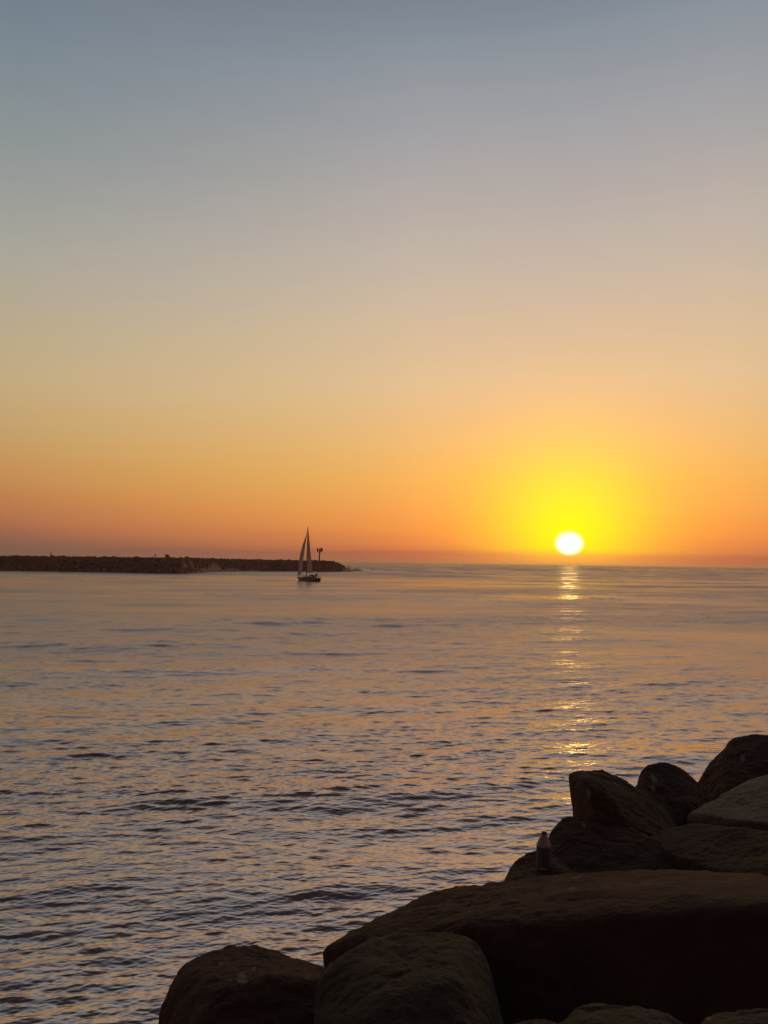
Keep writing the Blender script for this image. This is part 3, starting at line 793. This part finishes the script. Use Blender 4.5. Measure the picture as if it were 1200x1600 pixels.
k = MB(); k.box((-5.75, -0.35, 0.95), (0.35, 0.3, 0.62)); k.tube([(-5.75, -0.35, 0.7), (-5.95, -0.35, -0.4)], 0.08, 8); k.build('outboard_motor', M_dark, boat)
k = MB(); k.tube([(-5.45, 0.2, 0.6), (-5.6, 0.2, 1.9)], 0.03, 5); k.box((-5.5, 0.2, 0.4), (0.12, 0.1, 1.4)); k.build('rudder', M_dark, boat)
k = MB()
for i in range(16):
    w0, w1 = 2 * math.pi * i / 16, 2 * math.pi * (i + 1) / 16
    k.tube([(-3.9, 0.42 * math.cos(w0), 1.75 + 0.42 * math.sin(w0)), (-3.9, 0.42 * math.cos(w1), 1.75 + 0.42 * math.sin(w1))], 0.025, 5, False)
k.tube([(-3.85, 0, 1.1), (-3.85, 0, 1.75)], 0.07, 6); k.build('steering_wheel', M_dark, boat)
mw = Matrix.Translation(boat.location) @ Matrix.Rotation(theta, 4, 'Z') @ Matrix.Diagonal((1.07, 1.07, 1.05, 1))
person(mw @ Vector((-4.5, 0.15, 1.12)), theta - R(90), 'stand', 'person standing at the stern of the sailboat', 1.7)
person(mw @ Vector((-2.9, -0.75, 1.25)), theta - R(60), 'sit', 'person sitting in the cockpit of the sailboat, ahead of the one standing', 1.7)

# ------------------------------------------------------------------ SPRAY, FOAM AND THE LONG WAVE
M_foam = mat('sea foam', (0.72, 0.54, 0.46), 0.9, (0.8, 0.62, 0.54))
def spray(name, label, bumps, n, seed, mx=None):
    """cloud of small drops; bumps = (px, toe offset, width px, height m)"""
    r = np.random.default_rng(seed); V = []; F = []
    tet = np.array([[1, 1, 1], [-1, -1, 1], [-1, 1, -1], [1, -1, -1]], float)
    tf = [(0, 1, 2), (0, 3, 1), (0, 2, 3), (1, 3, 2)]
    w = np.array([b_[2] * b_[3] for b_ in bumps], float); w /= w.sum()
    for i in range(n):
        px, dt, wp, hm = bumps[r.choice(len(bumps), p=w)]
        u = r.normal() * 0.42; x = px + u * wp / 2
        b0 = toe_at(x) if x < 562 else on_water(x, 892.4)
        d_ = Vector((b0.x, b0.y, 0)).normalized()
        top = hm * math.exp(-(u * 1.3) ** 2) * (0.75 + 0.5 * math.sin(x * 0.9) ** 2)
        z = abs(r.normal()) * top * 0.45
        p = b0 + d_ * (dt + r.normal() * 1.2); s = r.uniform(0.03, 0.11)
        nb = len(V); rt_ = r.normal(size=3) * 0.4
        V += [(p.x + a_[0] * s, p.y + a_[1] * s, z + a_[2] * s) for a_ in tet + rt_]; F += [tuple(q + nb for q in f) for f in tf]
    o = mesh_obj(name, V, F, M_foam); tag(o, label, 'spray', kind='stuff')
spray('sea_spray', 'pale spray of a wave breaking against the middle of the breakwater',
      [(334, -1.0, 34, 3.6), (316, -1.5, 22, 1.8), (360, -0.5, 40, 1.5), (392, -0.5, 30, 0.8), (300, -1.5, 16, 0.8)], 15000, 4)
spray('sea_spray', 'pale spray curling round the outer end of the breakwater', [(544, -1, 16, 4.2), (556, 0, 26, 2.4), (538, -1, 10, 2.6)], 3600, 5)
# long low wave running out from the end of the breakwater
def long_wave():
    pts = [(545, 891.3), (580, 890.5), (620, 892.0), (660, 893.6), (700, 895.3), (740, 896.8), (790, 899.0)]
    W = [on_water(*p_) for p_ in pts]; V = []; F = []
    nu = 160
    for i in range(nu + 1):
        u = i / nu * (len(W) - 1); j = min(int(u), len(W) - 2); c = W[j].lerp(W[j + 1], u - j)
        d_ = Vector((c.x, c.y, 0)).normalized(); env = math.sin(math.pi * min(1, i / nu * 0.5 + 0.45)) ** 0.8 * (0.8 + 0.25 * math.sin(i * 0.31) + 0.12 * math.sin(i * 1.3))
        for t_, z in ((-3.0, -0.2), (-1.3, 0.10), (-0.6, 0.42), (-0.25, 0.74), (0.0, 0.85), (0.5, 0.82), (1.5, 0.66), (4, 0.3), (9, -0.2)):
            q = c + d_ * (t_ + 0.3 * math.sin(i * 0.7)); V.append((q.x, q.y, z * env if z > 0 else z))
    for i in range(nu):
        for j in range(8): F.append((i * 9 + j, i * 9 + j + 1, (i + 1) * 9 + j + 1, (i + 1) * 9 + j))
    o = mesh_obj('wave', V, F, bpy.data.materials['sea water'], smooth=True)
    at = o.data.attributes.new('chop', 'FLOAT', 'POINT'); at.data.foreach_set('value', [0.42] * len(V))
    tag(o, kind='structure')
long_wave()

# ------------------------------------------------------------------ HAZE: thin sea air between the camera and the horizon
hb = bmesh.new(); bmesh.ops.create_cube(hb, size=1.0)
for v in hb.verts: v.co = Vector((v.co.x * 29000, v.co.y * 29000, -1.6 if v.co.z < 0 else 24.0))
hme = bpy.data.meshes.new('haze'); hb.to_mesh(hme); hb.free()
haze = bpy.data.objects.new('haze', hme); col.objects.link(haze); tag(haze, kind='stuff')
hm = bpy.data.materials.new('sea air'); hm.use_nodes = True; t = hm.node_tree; t.nodes.clear()
pv = t.nodes.new('ShaderNodeVolumePrincipled'); ot = t.nodes.new('ShaderNodeOutputMaterial')
pv.inputs['Color'].default_value = (1.0, 0.84, 0.78, 1); pv.inputs['Density'].default_value = 0.00010; pv.inputs['Anisotropy'].default_value = 0.85
t.links.new(pv.outputs[0], ot.inputs['Volume']); hme.materials.append(hm)
